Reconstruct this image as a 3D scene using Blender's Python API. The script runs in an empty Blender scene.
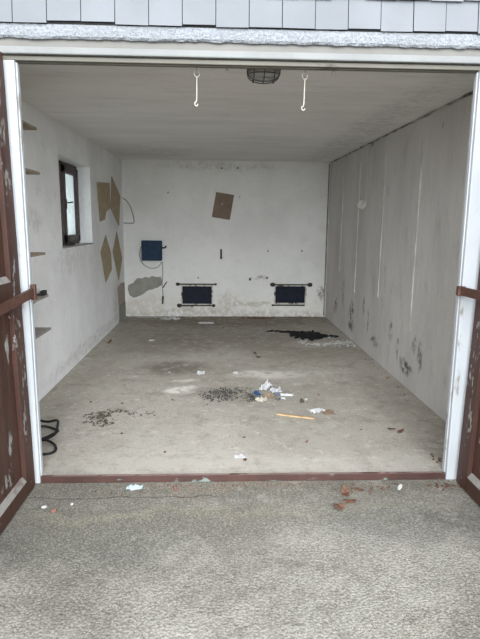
import bpy, bmesh, math, random
from mathutils import Vector, Matrix, noise

random.seed(7)
S = bpy.context.scene
COL = S.collection

# ------------------------------------------------------------------ camera
cam_d = bpy.data.cameras.new('camera')
cam = bpy.data.objects.new('camera', cam_d)
COL.objects.link(cam)
cam_d.sensor_fit = 'HORIZONTAL'
cam_d.sensor_width = 36.0
cam_d.lens = 39.725
cam_d.clip_start = 0.02
_R = Vector((0.99919258, -0.03900417, 0.00963696))
_U = Vector((-0.00258299, 0.17700304, 0.98420691))
_F = Vector((0.04009395, 0.98343713, -0.17675938))
_m = Matrix((_R, _U, -_F)).transposed().to_4x4()
_m.translation = Vector((1.48241324, -2.91040429, 1.45683271))
cam.matrix_world = _m
S.camera = cam

# ------------------------------------------------------------------ world: overcast sky
world = bpy.data.worlds.new('overcast_sky')
S.world = world
world.use_nodes = True
wt = world.node_tree
wt.nodes.clear()
wo = wt.nodes.new('ShaderNodeOutputWorld')
wb = wt.nodes.new('ShaderNodeBackground')
wtc = wt.nodes.new('ShaderNodeTexCoord')
wsep = wt.nodes.new('ShaderNodeSeparateXYZ')
wr = wt.nodes.new('ShaderNodeValToRGB')
wt.links.new(wtc.outputs['Generated'], wsep.inputs[0])
wt.links.new(wsep.outputs['Z'], wr.inputs[0])
# brighter hazy part of the sky, low over the yard the garage opens onto
wdot = wt.nodes.new('ShaderNodeVectorMath')
wdot.operation = 'DOT_PRODUCT'
wt.links.new(wtc.outputs['Generated'], wdot.inputs[0])
wdot.inputs[1].default_value = Vector((0.06, -1.0, 0.22)).normalized()
wlobe = wt.nodes.new('ShaderNodeMapRange')
wlobe.interpolation_type = 'SMOOTHSTEP'
wt.links.new(wdot.outputs['Value'], wlobe.inputs[0])
wlobe.inputs[1].default_value = 0.72
wlobe.inputs[2].default_value = 0.985
wlobe.inputs[3].default_value = SKY_BASE = 1.1
wlobe.inputs[4].default_value = SKY_GLOW = 9.0
wsc = wt.nodes.new('ShaderNodeVectorMath')
wsc.operation = 'SCALE'
wt.links.new(wr.outputs[0], wsc.inputs[0])
wt.links.new(wlobe.outputs[0], wsc.inputs['Scale'])
wt.links.new(wsc.outputs[0], wb.inputs[0])
wt.links.new(wb.outputs[0], wo.inputs[0])
wr.color_ramp.elements[0].position = 0.0
wr.color_ramp.elements[0].color = (0.80, 0.86, 0.92, 1)
wr.color_ramp.elements[1].position = 0.75
wr.color_ramp.elements[1].color = (1.0, 1.03, 1.08, 1)
wb.inputs[1].default_value = 1.0

S.view_settings.view_transform = 'Standard'
S.view_settings.look = 'None'
S.view_settings.gamma = 1.0
S.view_settings.use_curve_mapping = False
S.view_settings.exposure = 0.62


# ------------------------------------------------------------------ node helpers
class NT:
    def __init__(self, name, rough=0.85, spec=0.25):
        self.m = bpy.data.materials.new(name)
        self.m.use_nodes = True
        self.t = self.m.node_tree
        self.b = self.t.nodes['Principled BSDF']
        self.b.inputs['Roughness'].default_value = rough
        self.b.inputs['Specular IOR Level'].default_value = spec
        self.tc = self.t.nodes.new('ShaderNodeTexCoord')
        self.P = self.tc.outputs['Object']

    def n(self, typ, **kw):
        nd = self.t.nodes.new(typ)
        for k, v in kw.items():
            setattr(nd, k, v)
        return nd

    def put(self, sock, v):
        if hasattr(v, 'links') or hasattr(v, 'is_linked'):
            self.t.links.new(v, sock)
        else:
            if isinstance(v, (tuple, list)) and len(v) == 3 and sock.type == 'RGBA':
                v = (*v, 1)
            sock.default_value = v

    def math(self, op, a, b=0.0, clamp=False):
        nd = self.n('ShaderNodeMath', operation=op, use_clamp=clamp)
        self.put(nd.inputs[0], a)
        self.put(nd.inputs[1], b)
        return nd.outputs[0]

    def vec(self, op, a, b):
        nd = self.n('ShaderNodeVectorMath', operation=op)
        self.put(nd.inputs[0], a)
        self.put(nd.inputs[1], b)
        return nd.outputs['Value'] if op in ('LENGTH', 'DISTANCE') else nd.outputs[0]

    def noise(self, scale, detail=4.0, rough=0.55, vec=None, stretch=None, off=None, dist=0.0):
        v = vec or self.P
        if off:
            v = self.vec('ADD', v, off)
        if stretch:
            v = self.vec('MULTIPLY', v, stretch)
        nd = self.n('ShaderNodeTexNoise')
        self.put(nd.inputs['Vector'], v)
        nd.inputs['Scale'].default_value = scale
        nd.inputs['Detail'].default_value = detail
        nd.inputs['Roughness'].default_value = rough
        nd.inputs['Distortion'].default_value = dist
        return nd

    def ramp(self, v, lo, hi, a=0.0, b=1.0):
        nd = self.n('ShaderNodeMapRange', interpolation_type='SMOOTHSTEP')
        self.put(nd.inputs[0], v)
        nd.inputs[1].default_value = lo
        nd.inputs[2].default_value = hi
        nd.inputs[3].default_value = a
        nd.inputs[4].default_value = b
        return nd.outputs[0]

    def mix(self, f, a, b, mode='MIX'):
        nd = self.n('ShaderNodeMix', data_type='RGBA', blend_type=mode)
        self.put(nd.inputs[0], f)
        self.put(nd.inputs[6], a)
        self.put(nd.inputs[7], b)
        return nd.outputs[2]

    def base(self, c):
        self.put(self.b.inputs['Base Color'], c)

    def bump(self, h, strength=0.3, dist=0.01):
        nd = self.n('ShaderNodeBump')
        nd.inputs['Strength'].default_value = strength
        nd.inputs['Distance'].default_value = dist
        self.put(nd.inputs['Height'], h)
        self.t.links.new(nd.outputs[0], self.b.inputs['Normal'])

    def warp(self, scale, amt):
        nz = self.noise(scale, 4)
        d = self.vec('SUBTRACT', nz.outputs['Color'], (0.5, 0.5, 0.5))
        d = self.vec('MULTIPLY', d, (amt, amt, amt))
        return self.vec('ADD', self.P, d)

    def blob(self, wp, c, r, soft=0.4):
        d = self.vec('SUBTRACT', wp, c)
        d = self.vec('DIVIDE', d, r)
        l = self.vec('LENGTH', d, (0, 0, 0))
        return self.ramp(l, 1.0 - soft, 1.0 + soft, 1.0, 0.0)


def simple(name, col, rough=0.7, var=0.12, scale=30.0, metallic=0.0, spec=0.3, bump=0.0):
    k = NT(name, rough, spec)
    f = k.ramp(k.noise(scale).outputs[0], 0.3, 0.7)
    lo = tuple(c * (1 - var) for c in col)
    hi = tuple(min(1, c * (1 + var)) for c in col)
    k.base(k.mix(f, lo, hi))
    k.b.inputs['Metallic'].default_value = metallic
    if bump:
        k.bump(k.noise(scale * 3).outputs[0], bump, 0.005)
    return k.m


# ------------------------------------------------------------------ materials
def plaster(name, base, dirt, smudges=(), streak=(1, 1, 1), dirt_amt=0.5, mark=(0.12, 0.115, 0.105), extra=None, bumpd=0.012):
    k = NT(name, 0.92, 0.15)
    big = k.noise(1.3, 5, 0.6, stretch=streak, off=(3.1, 7.7, 1.9))
    med = k.noise(6.0, 6, 0.65, stretch=streak)
    fine = k.noise(45.0, 3, 0.6)
    c = k.mix(k.ramp(big.outputs[0], 0.35, 0.7), base, tuple(b * 0.6 + d * 0.4 for b, d in zip(base, dirt)))
    c = k.mix(k.math('MULTIPLY', k.ramp(med.outputs[0], 0.52, 0.75), dirt_amt), c, dirt)
    c = k.mix(k.math('MULTIPLY', k.ramp(fine.outputs[0], 0.4, 0.8), 0.18), c, dirt)
    wp = k.warp(5.0, 0.22)
    for (ctr, rad, s, col) in smudges:
        f = k.blob(wp, ctr, rad, 0.45)
        f = k.math('MULTIPLY', f, k.ramp(k.noise(14, 5, 0.7).outputs[0], 0.38, 0.6))
        c = k.mix(k.math('MULTIPLY', f, s, True), c, col or mark)
    # small specks and scuffs
    sp = k.ramp(k.noise(22.0, 6, 0.7, off=(9, 2, 4)).outputs[0], 0.70, 0.76)
    c = k.mix(k.math('MULTIPLY', sp, 0.5), c, mark)
    k.base(c)
    h = k.math('ADD', k.math('MULTIPLY', med.outputs[0], 1.5), k.math('MULTIPLY', fine.outputs[0], 0.35))
    k.bump(h, 0.5, bumpd)
    return k.m


DG = (0.11, 0.105, 0.095)
sm_right = [((3.2, y, z), (0.3, ry, rz), s, DG) for (y, z, ry, rz, s) in [
    (4.74, 0.29, .10, .10, .9), (3.81, 0.32, .12, .16, .9), (3.79, 0.16, .14, .07, 1), (2.76, 0.20, .13, .05, 1),
    (2.21, 0.43, .05, .13, .7), (1.74, 0.165, .16, .055, 1), (1.42, 0.36, .06, .12, .8), (1.57, 0.42, .05, .08, .7),
    (3.02, 0.35, .04, .16, .7), (3.23, 0.53, .04, .12, .6), (1.99, 0.28, .035, .12, .7), (4.3, 0.55, .06, .2, .5),
    (2.5, .9, .03, .2, .3), (3.25, 2.36, .09, .05, 1), (1.28, 2.24, .012, .03, 1)]]
M = {}
M['wall_left'] = plaster('left_wall_whitewash', (0.86, 0.86, 0.85), (0.56, 0.55, 0.53), [
    ((0, 1.45, 1.48), (.3, .22, .09), .35, (0.35, 0.34, 0.32)),
    ((0, 4.9, 0.30), (.3, .35, .30), .45, (0.33, 0.31, 0.27)),
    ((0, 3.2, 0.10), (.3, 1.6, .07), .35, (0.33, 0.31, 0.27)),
    ((0, 2.5, 1.1), (.3, .5, .12), .3, (0.42, 0.41, 0.39))], dirt_amt=0.35)
M['wall_back'] = plaster('back_wall_whitewash', (0.77, 0.755, 0.715), (0.54, 0.525, 0.485), [
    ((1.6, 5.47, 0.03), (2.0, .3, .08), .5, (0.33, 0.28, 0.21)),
    ((1.6, 5.47, 0.20), (2.2, .3, .16), .35, (0.66, 0.60, 0.48)),
    ((1.62, 5.47, 0.24), (.15, .3, .16), .35, (0.40, 0.33, 0.24)),
    ((2.15, 5.47, 0.62), (.12, .3, .04), .8, (0.2, 0.19, 0.17)),
    ((2.0, 5.47, 0.20), (.35, .3, .05), .45, (0.33, 0.27, 0.19)),
    ((1.10, 5.47, 0.10), (.5, .3, .05), .3, (0.33, 0.29, 0.23)),
    ((3.12, 5.47, 0.40), (.05, .3, .10), .9, (0.16, 0.13, 0.10)),
    ((0.3, 5.47, 0.15), (.35, .3, .14), .4, (0.5, 0.44, 0.33)),
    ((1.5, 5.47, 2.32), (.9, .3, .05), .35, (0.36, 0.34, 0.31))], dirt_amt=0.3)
M['wall_right'] = plaster('right_wall_grey_whitewash', (0.60, 0.575, 0.545), (0.37, 0.35, 0.325), sm_right,
                          streak=(1, 1.6, 0.5), dirt_amt=0.55)
M['ceiling'] = plaster('ceiling_grey_whitewash', (0.84, 0.82, 0.79), (0.60, 0.58, 0.55), [
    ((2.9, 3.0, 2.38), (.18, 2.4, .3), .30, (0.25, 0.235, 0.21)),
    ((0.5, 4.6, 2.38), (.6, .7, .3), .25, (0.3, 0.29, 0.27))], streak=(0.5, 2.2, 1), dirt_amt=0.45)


def floor_mat():
    k = NT('worn_concrete_floor', 0.9, 0.2)
    big = k.noise(0.9, 5, 0.6, off=(2, 3, 0))
    med = k.noise(4.5, 7, 0.68, off=(5, 1, 0))
    fine = k.noise(60, 3, 0.65)
    c = k.mix(k.ramp(big.outputs[0], 0.3, 0.7), (0.37, 0.355, 0.325), (0.29, 0.275, 0.245))
    c = k.mix(k.math('MULTIPLY', k.ramp(med.outputs[0], 0.50, 0.68), 0.62), c, (0.20, 0.185, 0.158))
    c = k.mix(k.math('MULTIPLY', k.ramp(k.noise(7, 7, 0.7, off=(1, 8, 0)).outputs[0], 0.56, 0.70), 0.6), c, (0.52, 0.51, 0.48))
    c = k.mix(k.math('MULTIPLY', k.ramp(fine.outputs[0], 0.42, 0.65), 0.40), c, (0.18, 0.165, 0.14))
    c = k.mix(k.math('MULTIPLY', k.ramp(k.noise(16, 6, 0.75, off=(3, 6, 2)).outputs[0], 0.54, 0.64), 0.45), c, (0.16, 0.145, 0.12))
    c = k.mix(k.math('MULTIPLY', k.ramp(k.noise(11, 6, 0.75, off=(6, 2, 7)).outputs[0], 0.56, 0.66), 0.5), c, (0.50, 0.49, 0.465))
    wp = k.warp(3.5, 0.45)
    for ctr, r, s, col in [
        ((1.04, 2.38), (.34, .24), .85, (0.13, 0.12, 0.10)),
        ((0.85, 3.4), (.5, .5), .5, (0.16, 0.15, 0.125)),
        ((1.15, 1.63), (.14, .09), .9, (0.60, 0.59, 0.56)),
        ((1.13, 1.86), (.13, .04), .6, (0.58, 0.57, 0.54)),
        ((1.95, 2.12), (.30, .15), .75, (0.56, 0.55, 0.52)),
        ((2.5, 2.2), (.25, .1), .4, (0.5, 0.49, 0.46)),
        ((2.65, 3.45), (.34, .14), .5, (0.55, 0.54, 0.51)),
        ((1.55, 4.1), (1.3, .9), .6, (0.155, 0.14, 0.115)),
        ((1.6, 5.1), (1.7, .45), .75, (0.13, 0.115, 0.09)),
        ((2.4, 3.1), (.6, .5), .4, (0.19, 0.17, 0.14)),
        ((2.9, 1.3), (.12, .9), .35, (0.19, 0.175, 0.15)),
        ((1.54, 1.5), (.26, .24), .5, (0.19, 0.18, 0.155)),
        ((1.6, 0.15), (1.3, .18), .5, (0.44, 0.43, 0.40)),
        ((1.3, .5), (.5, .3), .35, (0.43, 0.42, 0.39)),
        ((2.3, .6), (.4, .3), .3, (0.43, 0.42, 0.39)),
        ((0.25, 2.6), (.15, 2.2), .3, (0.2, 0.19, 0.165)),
    ]:
        f = k.blob(wp, (*ctr, 0), (*r, 5), 0.5)
        f = k.math('MULTIPLY', f, k.ramp(k.noise(9, 6, 0.7).outputs[0], 0.32, 0.55))
        c = k.mix(k.math('MULTIPLY', f, s, True), c, col)
    # scattered dark crumbs of dirt
    sp = k.ramp(k.noise(28, 5, 0.75, off=(4, 4, 4)).outputs[0], 0.64, 0.68)
    c = k.mix(k.math('MULTIPLY', sp, 0.75), c, (0.10, 0.085, 0.065))
    c = k.vec('MULTIPLY', c, (1.29, 1.25, 1.19))
    k.base(c)
    k.bump(k.math('ADD', med.outputs[0], k.math('MULTIPLY', fine.outputs[0], 0.3)), 0.35, 0.01)
    return k.m


def apron_mat():
    k = NT('weathered_aggregate_concrete', 0.93, 0.2)
    big = k.noise(1.6, 5, 0.65, off=(7, 3, 0))
    med = k.noise(9, 6, 0.7)
    grit = k.noise(80, 5, 0.8)
    vor = k.n('ShaderNodeTexVoronoi')
    k.put(vor.inputs['Vector'], k.P)
    vor.inputs['Scale'].default_value = 85
    c = k.mix(k.ramp(big.outputs[0], 0.35, 0.68), (0.145, 0.14, 0.124), (0.27, 0.263, 0.236))
    c = k.mix(k.math('MULTIPLY', k.ramp(med.outputs[0], 0.45, 0.7), 0.6), c, (0.105, 0.10, 0.085))
    wp = k.warp(4.0, 0.35)
    for ctr, r, s, col in [
        ((1.6, -0.09), (2.0, .10), .9, (0.115, 0.11, 0.09)),
        ((0.75, -0.52), (.6, .26), .95, (0.115, 0.12, 0.105)),
        ((2.55, -0.46), (.6, .17), .95, (0.11, 0.125, 0.115)),
        ((1.55, -0.46), (.55, .10), .8, (0.14, 0.135, 0.12)),
        ((2.0, -0.07), (.5, .05), .8, (0.08, 0.075, 0.06)),
        ((1.28, -0.17), (.14, .05), .45, (0.32, 0.245, 0.19)),
        
        ((1.2, -0.36), (.7, .04), .6, (0.31, 0.29, 0.20)),
        ((2.3, -0.32), (.6, .04), .45, (0.29, 0.275, 0.20)),
        ((0.9, -0.34), (.3, .03), .5, (0.29, 0.272, 0.2)),
        ((1.55, -0.05), (.5, .06), .5, (0.30, 0.20, 0.14)),
        ((1.6, -0.26), (1.9, .32), .7, (0.15, 0.145, 0.125)),
        ((2.55, -0.5), (.25, .12), .6, (0.10, 0.095, 0.08)),
        ((0.75, -0.62), (.15, .35), .4, (0.12, 0.115, 0.095)),
        ((2.1, -0.75), (.6, .3), .45, (0.33, 0.325, 0.30)),
        ((1.6, -1.1), (.5, .25), .35, (0.33, 0.325, 0.30)),
    ]:
        f = k.blob(wp, (*ctr, 0), (*r, 5), 0.5)
        f = k.math('MULTIPLY', f, k.ramp(k.noise(12, 5, 0.7).outputs[0], 0.3, 0.6))
        c = k.mix(k.math('MULTIPLY', f, s, True), c, col)
    c = k.mix(k.math('MULTIPLY', k.ramp(grit.outputs[0], 0.46, 0.60), 0.5), c, (0.065, 0.062, 0.054))
    c = k.mix(k.math('MULTIPLY', k.ramp(grit.outputs[0], 0.50, 0.40), 0.22), c, (0.42, 0.415, 0.39))
    st = k.math('MULTIPLY', k.ramp(vor.outputs['Distance'], 0.32, 0.16), k.ramp(k.noise(20).outputs[0], 0.42, 0.6))
    c = k.mix(k.math('MULTIPLY', st, 0.38), c, (0.56, 0.55, 0.52))
    # thin wandering crack parallel to the sill
    sep = k.n('ShaderNodeSeparateXYZ')
    k.put(sep.inputs[0], k.vec('ADD', k.P, k.vec('MULTIPLY', k.noise(5, 5, 0.6).outputs['Color'], (0, 0.12, 0))))
    cr = k.math('ABSOLUTE', k.math('ADD', sep.outputs['Y'], 0.115))
    cr = k.ramp(cr, 0.001, 0.006, 1.0, 0.0)
    sx = k.n('ShaderNodeSeparateXYZ')
    k.put(sx.inputs[0], k.P)
    cr = k.math('MULTIPLY', cr, k.ramp(sx.outputs['X'], 1.7, 1.3))
    c = k.mix(k.math('MULTIPLY', cr, 0.8), c, (0.04, 0.04, 0.035))
    c = k.vec('MULTIPLY', c, (1.36, 1.32, 1.25))
    k.base(c)
    k.bump(k.math('ADD', k.math('MULTIPLY', grit.outputs[0], 0.7), vor.outputs['Distance']), 0.55, 0.006)
    return k.m


def flaky(name, base, under, lo, hi, scale=5.0, rough=0.55, stretch=(1, 1, .35), var=0.25, spec=0.35, extra=()):
    k = NT(name, rough, spec)
    v = k.ramp(k.noise(3.5, 5, 0.6, stretch=(1, 6, .6)).outputs[0], 0.3, 0.7)
    c = k.mix(v, tuple(b * (1 - var) for b in base), tuple(b * (1 + var) for b in base))
    n1 = k.noise(scale, 8, 0.62, stretch=stretch)
    f = k.ramp(n1.outputs[0], lo, hi)
    wp = k.warp(6.0, 0.25)
    for ctr, r in extra:
        g = k.math('MULTIPLY', k.blob(wp, ctr, r, 0.3), k.ramp(k.noise(26, 6, 0.6, stretch=(1, 1, .4)).outputs[0], 0.52, 0.535))
        f = k.math('MAXIMUM', f, g)
    fine = k.noise(50, 3)
    c = k.mix(f, c, k.mix(fine.outputs[0], tuple(u * .8 for u in under), under))
    k.base(c)
    k.put(k.b.inputs['Roughness'], k.mix(f, (rough,) * 3, (0.9,) * 3))
    k.bump(k.math('SUBTRACT', k.math('MULTIPLY', fine.outputs[0], .15), f), 0.5, 0.003)
    return k.m


M['floor'] = floor_mat()
M['apron'] = apron_mat()
M['door_paint'] = flaky('red_brown_flaking_paint', (0.068, 0.031, 0.022), (0.34, 0.33, 0.31), 0.635, 0.65, 7.0, extra=[
    ((0, -.17, 2.04), (.2, .10, .26)), ((0, -.09, 1.68), (.2, .025, .12)), ((0, -.05, .62), (.2, .022, .18)), ((0, -.06, .40), (.2, .022, .16)),
    ((0, -.22, .34), (.2, .035, .10)), ((0, -.32, .17), (.2, .10, .06)), ((0, -.075, 1.20), (.2, .018, .16)),
    ((0, -.10, .88), (.2, .022, .14)), ((0, -.04, .86), (.2, .015, .12)), ((0, -.38, 1.18), (.2, .16, .02))])
M['rail_ledge'] = flaky('worn_ledge_paint', (0.20, 0.16, 0.14), (0.33, 0.315, 0.29), 0.42, 0.52, 8.0, stretch=(1, 1, 1))
M['strap'] = simple('brown_painted_iron', (0.10, 0.050, 0.036), 0.5, 0.2, 25, 0.1)
M['sill'] = flaky('oxide_red_painted_sill', (0.060, 0.028, 0.022), (0.20, 0.24, 0.21), 0.60, 0.66, 8.0, stretch=(.5, 1, 1))
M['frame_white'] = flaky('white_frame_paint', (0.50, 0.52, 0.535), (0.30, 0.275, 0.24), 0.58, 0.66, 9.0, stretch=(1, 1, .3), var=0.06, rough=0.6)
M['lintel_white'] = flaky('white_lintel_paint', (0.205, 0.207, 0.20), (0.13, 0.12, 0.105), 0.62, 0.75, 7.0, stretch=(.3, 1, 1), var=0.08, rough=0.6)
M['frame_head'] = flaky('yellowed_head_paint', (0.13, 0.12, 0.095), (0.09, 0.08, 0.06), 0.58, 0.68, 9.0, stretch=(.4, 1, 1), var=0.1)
M['lintel'] = flaky('shade_grey_lintel_board', (0.15, 0.142, 0.125), (0.09, 0.082, 0.07), 0.64, 0.72, 6.0, stretch=(.3, 1, 1), var=0.08)  # beige board, greyed to carry the shade under the stucco overhang


def stucco():
    k = NT('bright_rough_stucco', 0.95, 0.1)
    n = k.noise(70, 4, 0.7)
    b = k.noise(3, 4)
    c = k.mix(k.ramp(n.outputs[0], 0.35, 0.6), (0.275, 0.288, 0.305), (0.375, 0.39, 0.41))
    c = k.mix(k.math('MULTIPLY', k.ramp(b.outputs[0], 0.4, 0.7), 0.25), c, (0.26, 0.265, 0.27))
    k.base(c)
    k.bump(n.outputs[0], 1.0, 0.02)
    return k.m


M['stucco'] = stucco()
M['shingle'] = simple('painted_white_slate', (0.165, 0.173, 0.183), 0.6, 0.08, 3.0, bump=0.05)
M['render_out'] = simple('pale_facade_render', (0.60, 0.60, 0.58), 0.9, 0.08, 8.0)
M['dark_gap'] = simple('gap_shade_and_roof_dark', (0.03, 0.03, 0.03), 0.9)  # near-black stands in for the shadow gap under the slates; also the roof
M['wood'] = simple('raw_shelf_board', (0.30, 0.24, 0.175), 0.8, 0.2, 18.0)
M['wood_grey'] = simple('greyed_shelf_board', (0.27, 0.245, 0.22), 0.8, 0.2, 18.0)
M['win_frame'] = simple('dark_brown_window_paint', (0.055, 0.035, 0.032), 0.45, 0.25, 20.0)
M['hardboard'] = simple('tan_hardboard', (0.36, 0.29, 0.185), 0.8, 0.14, 14.0, bump=0.1)
M['hardboard_brown'] = simple('brown_hardboard', (0.20, 0.145, 0.105), 0.8, 0.1, 14.0, bump=0.1)
M['black'] = simple('black_rubber', (0.012, 0.012, 0.012), 0.55)
M['iron'] = simple('dark_rusty_iron', (0.045, 0.035, 0.03), 0.7, 0.4, 60.0)
M['grey_cable'] = simple('grey_cable_sheath', (0.30, 0.295, 0.28), 0.6)
M['blue_box'] = simple('blue_painted_metal', (0.003, 0.024, 0.055), 0.6, 0.3, 15.0)
M['blue_dark'] = simple('dark_navy_panel', (0.005, 0.007, 0.017), 0.7, 0.35, 20.0)
M['white_plastic'] = simple('yellowed_white_plastic', (0.50, 0.48, 0.42), 0.5, 0.08, 20)
M['cream_metal'] = simple('cream_painted_hook', (0.40, 0.38, 0.31), 0.5, 0.1, 20)
M['paper'] = simple('white_paper', (0.58, 0.58, 0.575), 0.8, 0.08, 40)
M['paper_blue'] = simple('blue_printed_paper', (0.035, 0.10, 0.22), 0.7, 0.2, 40)
M['paper_tan'] = simple('brown_cardboard', (0.26, 0.19, 0.13), 0.85, 0.15, 40)
M['paper_grey'] = simple('greyed_paper', (0.40, 0.40, 0.41), 0.85, 0.2, 60)
M['paper_tan_light'] = simple('cream_paper', (0.48, 0.44, 0.37), 0.85, 0.12, 60)
M['paper_slate'] = simple('blue_grey_paper', (0.16, 0.19, 0.24), 0.85, 0.3, 60)
M['cyan_paper'] = simple('pale_blue_wrapper', (0.42, 0.52, 0.53), 0.7, 0.1, 30)
M['stick'] = simple('bare_pine_lath', (0.44, 0.31, 0.17), 0.75, 0.15, 25)
M['leaf'] = simple('dead_brown_leaf', (0.15, 0.080, 0.052), 0.8, 0.4, 50)
M['leaf_grey'] = simple('dried_olive_leaf', (0.105, 0.094, 0.066), 0.85, 0.35, 50)
M['ash'] = simple('black_charcoal_crumbs', (0.010, 0.010, 0.010), 0.95, 0.3, 80)
M['grit'] = simple('grey_grit', (0.075, 0.07, 0.062), 0.9, 0.6, 80)
M['plaster_chip'] = simple('white_plaster_chip', (0.46, 0.45, 0.42), 0.9, 0.1, 60)
M['brick_chip'] = simple('orange_brick_chip', (0.24, 0.115, 0.085), 0.9, 0.2, 60)
M['pebble'] = simple('pale_pebble', (0.50, 0.495, 0.47), 0.8, 0.1, 60)
M['cement_patch'] = simple('grey_cement_and_niche_shade', (0.27, 0.26, 0.225), 0.95, 0.12, 9.0, bump=0.3)  # also colours the painted niche shade at the left wall foot
M['cement_dark'] = simple('dark_wall_hole', (0.11, 0.10, 0.085), 0.95, 0.3, 40)
M['brick_patch'] = simple('bared_brick', (0.40, 0.32, 0.285), 0.95, 0.12, 20.0, bump=0.3)
M['conduit'] = simple('painted_over_conduit', (0.44, 0.425, 0.40), 0.9, 0.1, 12.0)
M['groove'] = simple('smooth_filler_strip', (0.56, 0.54, 0.505), 0.9, 0.25, 5.0)
M['hatch_frame'] = flaky('stained_cream_frame', (0.60, 0.56, 0.48), (0.10, 0.085, 0.07), 0.52, 0.60, 14.0, stretch=(1, 1, 1), var=0.08, rough=0.8)
M['stone_sill'] = simple('grey_stone_sill', (0.35, 0.34, 0.32), 0.8, 0.3, 20)


def glass_mat(name, frost, tint):
    k = NT(name, 0.3)
    out = k.t.nodes['Material Output']
    tr = k.n('ShaderNodeBsdfTransparent')
    tl = k.n('ShaderNodeBsdfTranslucent')
    gl = k.n('ShaderNodeBsdfGlossy')
    gl.inputs['Roughness'].default_value = 0.08
    k.put(tl.inputs[0], k.mix(k.ramp(k.noise(9, 5).outputs[0], .35, .65), tuple(t * .8 for t in tint), tint))
    m1 = k.n('ShaderNodeMixShader')
    m1.inputs[0].default_value = frost
    k.t.links.new(tr.outputs[0], m1.inputs[1])
    k.t.links.new(tl.outputs[0], m1.inputs[2])
    m2 = k.n('ShaderNodeMixShader')
    m2.inputs[0].default_value = 0.06
    k.t.links.new(m1.outputs[0], m2.inputs[1])
    k.t.links.new(gl.outputs[0], m2.inputs[2])
    k.t.links.new(m2.outputs[0], out.inputs[0])
    return k.m


M['glass'] = glass_mat('dusty_window_glass', 0.7, (0.72, 0.78, 0.76))
M['lamp_glass'] = glass_mat('ribbed_lamp_glass', 0.55, (0.85, 0.85, 0.82))


# ------------------------------------------------------------------ mesh helpers
def link(name, me, mat=None, parent=None):
    o = bpy.data.objects.new(name, me)
    COL.objects.link(o)
    if mat is not None and me is not None:
        me.materials.append(mat)
    if parent is not None:
        o.parent = parent
        # keep the part where its vertices put it in world space
        bpy_loc = parent.location.copy() if parent.parent is None else parent.parent.location + parent.location
        o.location = -Vector(bpy_loc) if me is not None else (0, 0, 0)
        if parent.parent is not None:
            o.location = Vector((0, 0, 0))
    return o


def done(bm, name, mat, parent=None, smooth=False):
    me = bpy.data.meshes.new(name)
    bmesh.ops.recalc_face_normals(bm, faces=bm.faces)
    bm.to_mesh(me)
    bm.free()
    if smooth:
        for p in me.polygons:
            p.use_smooth = True
    return link(name, me, mat, parent)


def tag(o, label=None, cat=None, group=None, kind=None):
    if label:
        o['label'] = label
    if cat:
        o['category'] = cat
    if group:
        o['group'] = group
    if kind:
        o['kind'] = kind
    return o


def thing(name, label, cat, loc=(0, 0, 0), group=None, kind=None):
    o = bpy.data.objects.new(name, None)
    o.empty_display_size = 0.05
    COL.objects.link(o)
    o.location = loc
    return tag(o, label, cat, group, kind)


def box(bm, a, b, bev=0.0):
    x0, y0, z0 = (min(p, q) for p, q in zip(a, b))
    x1, y1, z1 = (max(p, q) for p, q in zip(a, b))
    vs = [bm.verts.new(v) for v in ((x0, y0, z0), (x1, y0, z0), (x1, y1, z0), (x0, y1, z0),
                                    (x0, y0, z1), (x1, y0, z1), (x1, y1, z1), (x0, y1, z1))]
    fs = [bm.faces.new([vs[i] for i in f]) for f in
          ((0, 3, 2, 1), (4, 5, 6, 7), (0, 1, 5, 4), (1, 2, 6, 5), (2, 3, 7, 6), (3, 0, 4, 7))]
    if bev:
        es = list({e for f in fs for e in f.edges})
        bmesh.ops.bevel(bm, geom=es, offset=bev, segments=2, affect='EDGES', profile=0.5)
    return vs


def prism(bm, pts, ext):
    """polygon pts (3D) swept by vector ext"""
    ext = Vector(ext)
    a = [bm.verts.new(p) for p in pts]
    b = [bm.verts.new(Vector(p) + ext) for p in pts]
    bm.faces.new(a)
    bm.faces.new(list(reversed(b)))
    n = len(pts)
    for i in range(n):
        bm.faces.new((a[i], b[i], b[(i + 1) % n], a[(i + 1) % n]))


def tube(bm, pts, r, seg=10, caps=True):
    pts = [Vector(p) for p in pts]
    rings = []
    up = Vector((0, 0, 1))
    prev = None
    for i, p in enumerate(pts):
        d = (pts[min(i + 1, len(pts) - 1)] - pts[max(i - 1, 0)]).normalized()
        if prev is None:
            s = d.cross(up if abs(d.z) < 0.9 else Vector((1, 0, 0))).normalized()
        else:
            s = (prev - d * prev.dot(d)).normalized()
        prev = s
        t = d.cross(s)
        rr = r[i] if isinstance(r, (list, tuple)) else r
        rings.append([bm.verts.new(p + (s * math.cos(a) + t * math.sin(a)) * rr)
                      for a in (2 * math.pi * k / seg for k in range(seg))])
    for i in range(len(rings) - 1):
        for k in range(seg):
            bm.faces.new((rings[i][k], rings[i][(k + 1) % seg], rings[i + 1][(k + 1) % seg], rings[i + 1][k]))
    if caps:
        bm.faces.new(rings[0])
        bm.faces.new(list(reversed(rings[-1])))


def spline(ctrl, n=10):
    """Catmull-Rom through control points"""
    c = [Vector(p) for p in ctrl]
    c = [c[0] * 2 - c[1]] + c + [c[-1] * 2 - c[-2]]
    out = []
    for i in range(1, len(c) - 2):
        for k in range(n):
            t = k / n
            p0, p1, p2, p3 = c[i - 1:i + 3]
            out.append(0.5 * ((2 * p1) + (-p0 + p2) * t + (2 * p0 - 5 * p1 + 4 * p2 - p3) * t * t
                              + (-p0 + 3 * p1 - 3 * p2 + p3) * t ** 3))
    out.append(c[-2])
    return out


def structure(o, label=None):
    return tag(o, label, None, None, 'structure')


W, B = 3.2, 5.474
ZF, ZB = 2.3505, 2.4126        # ceiling height front / back
XL, XR = 0.4455, 2.8473
T = 0.2


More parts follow.
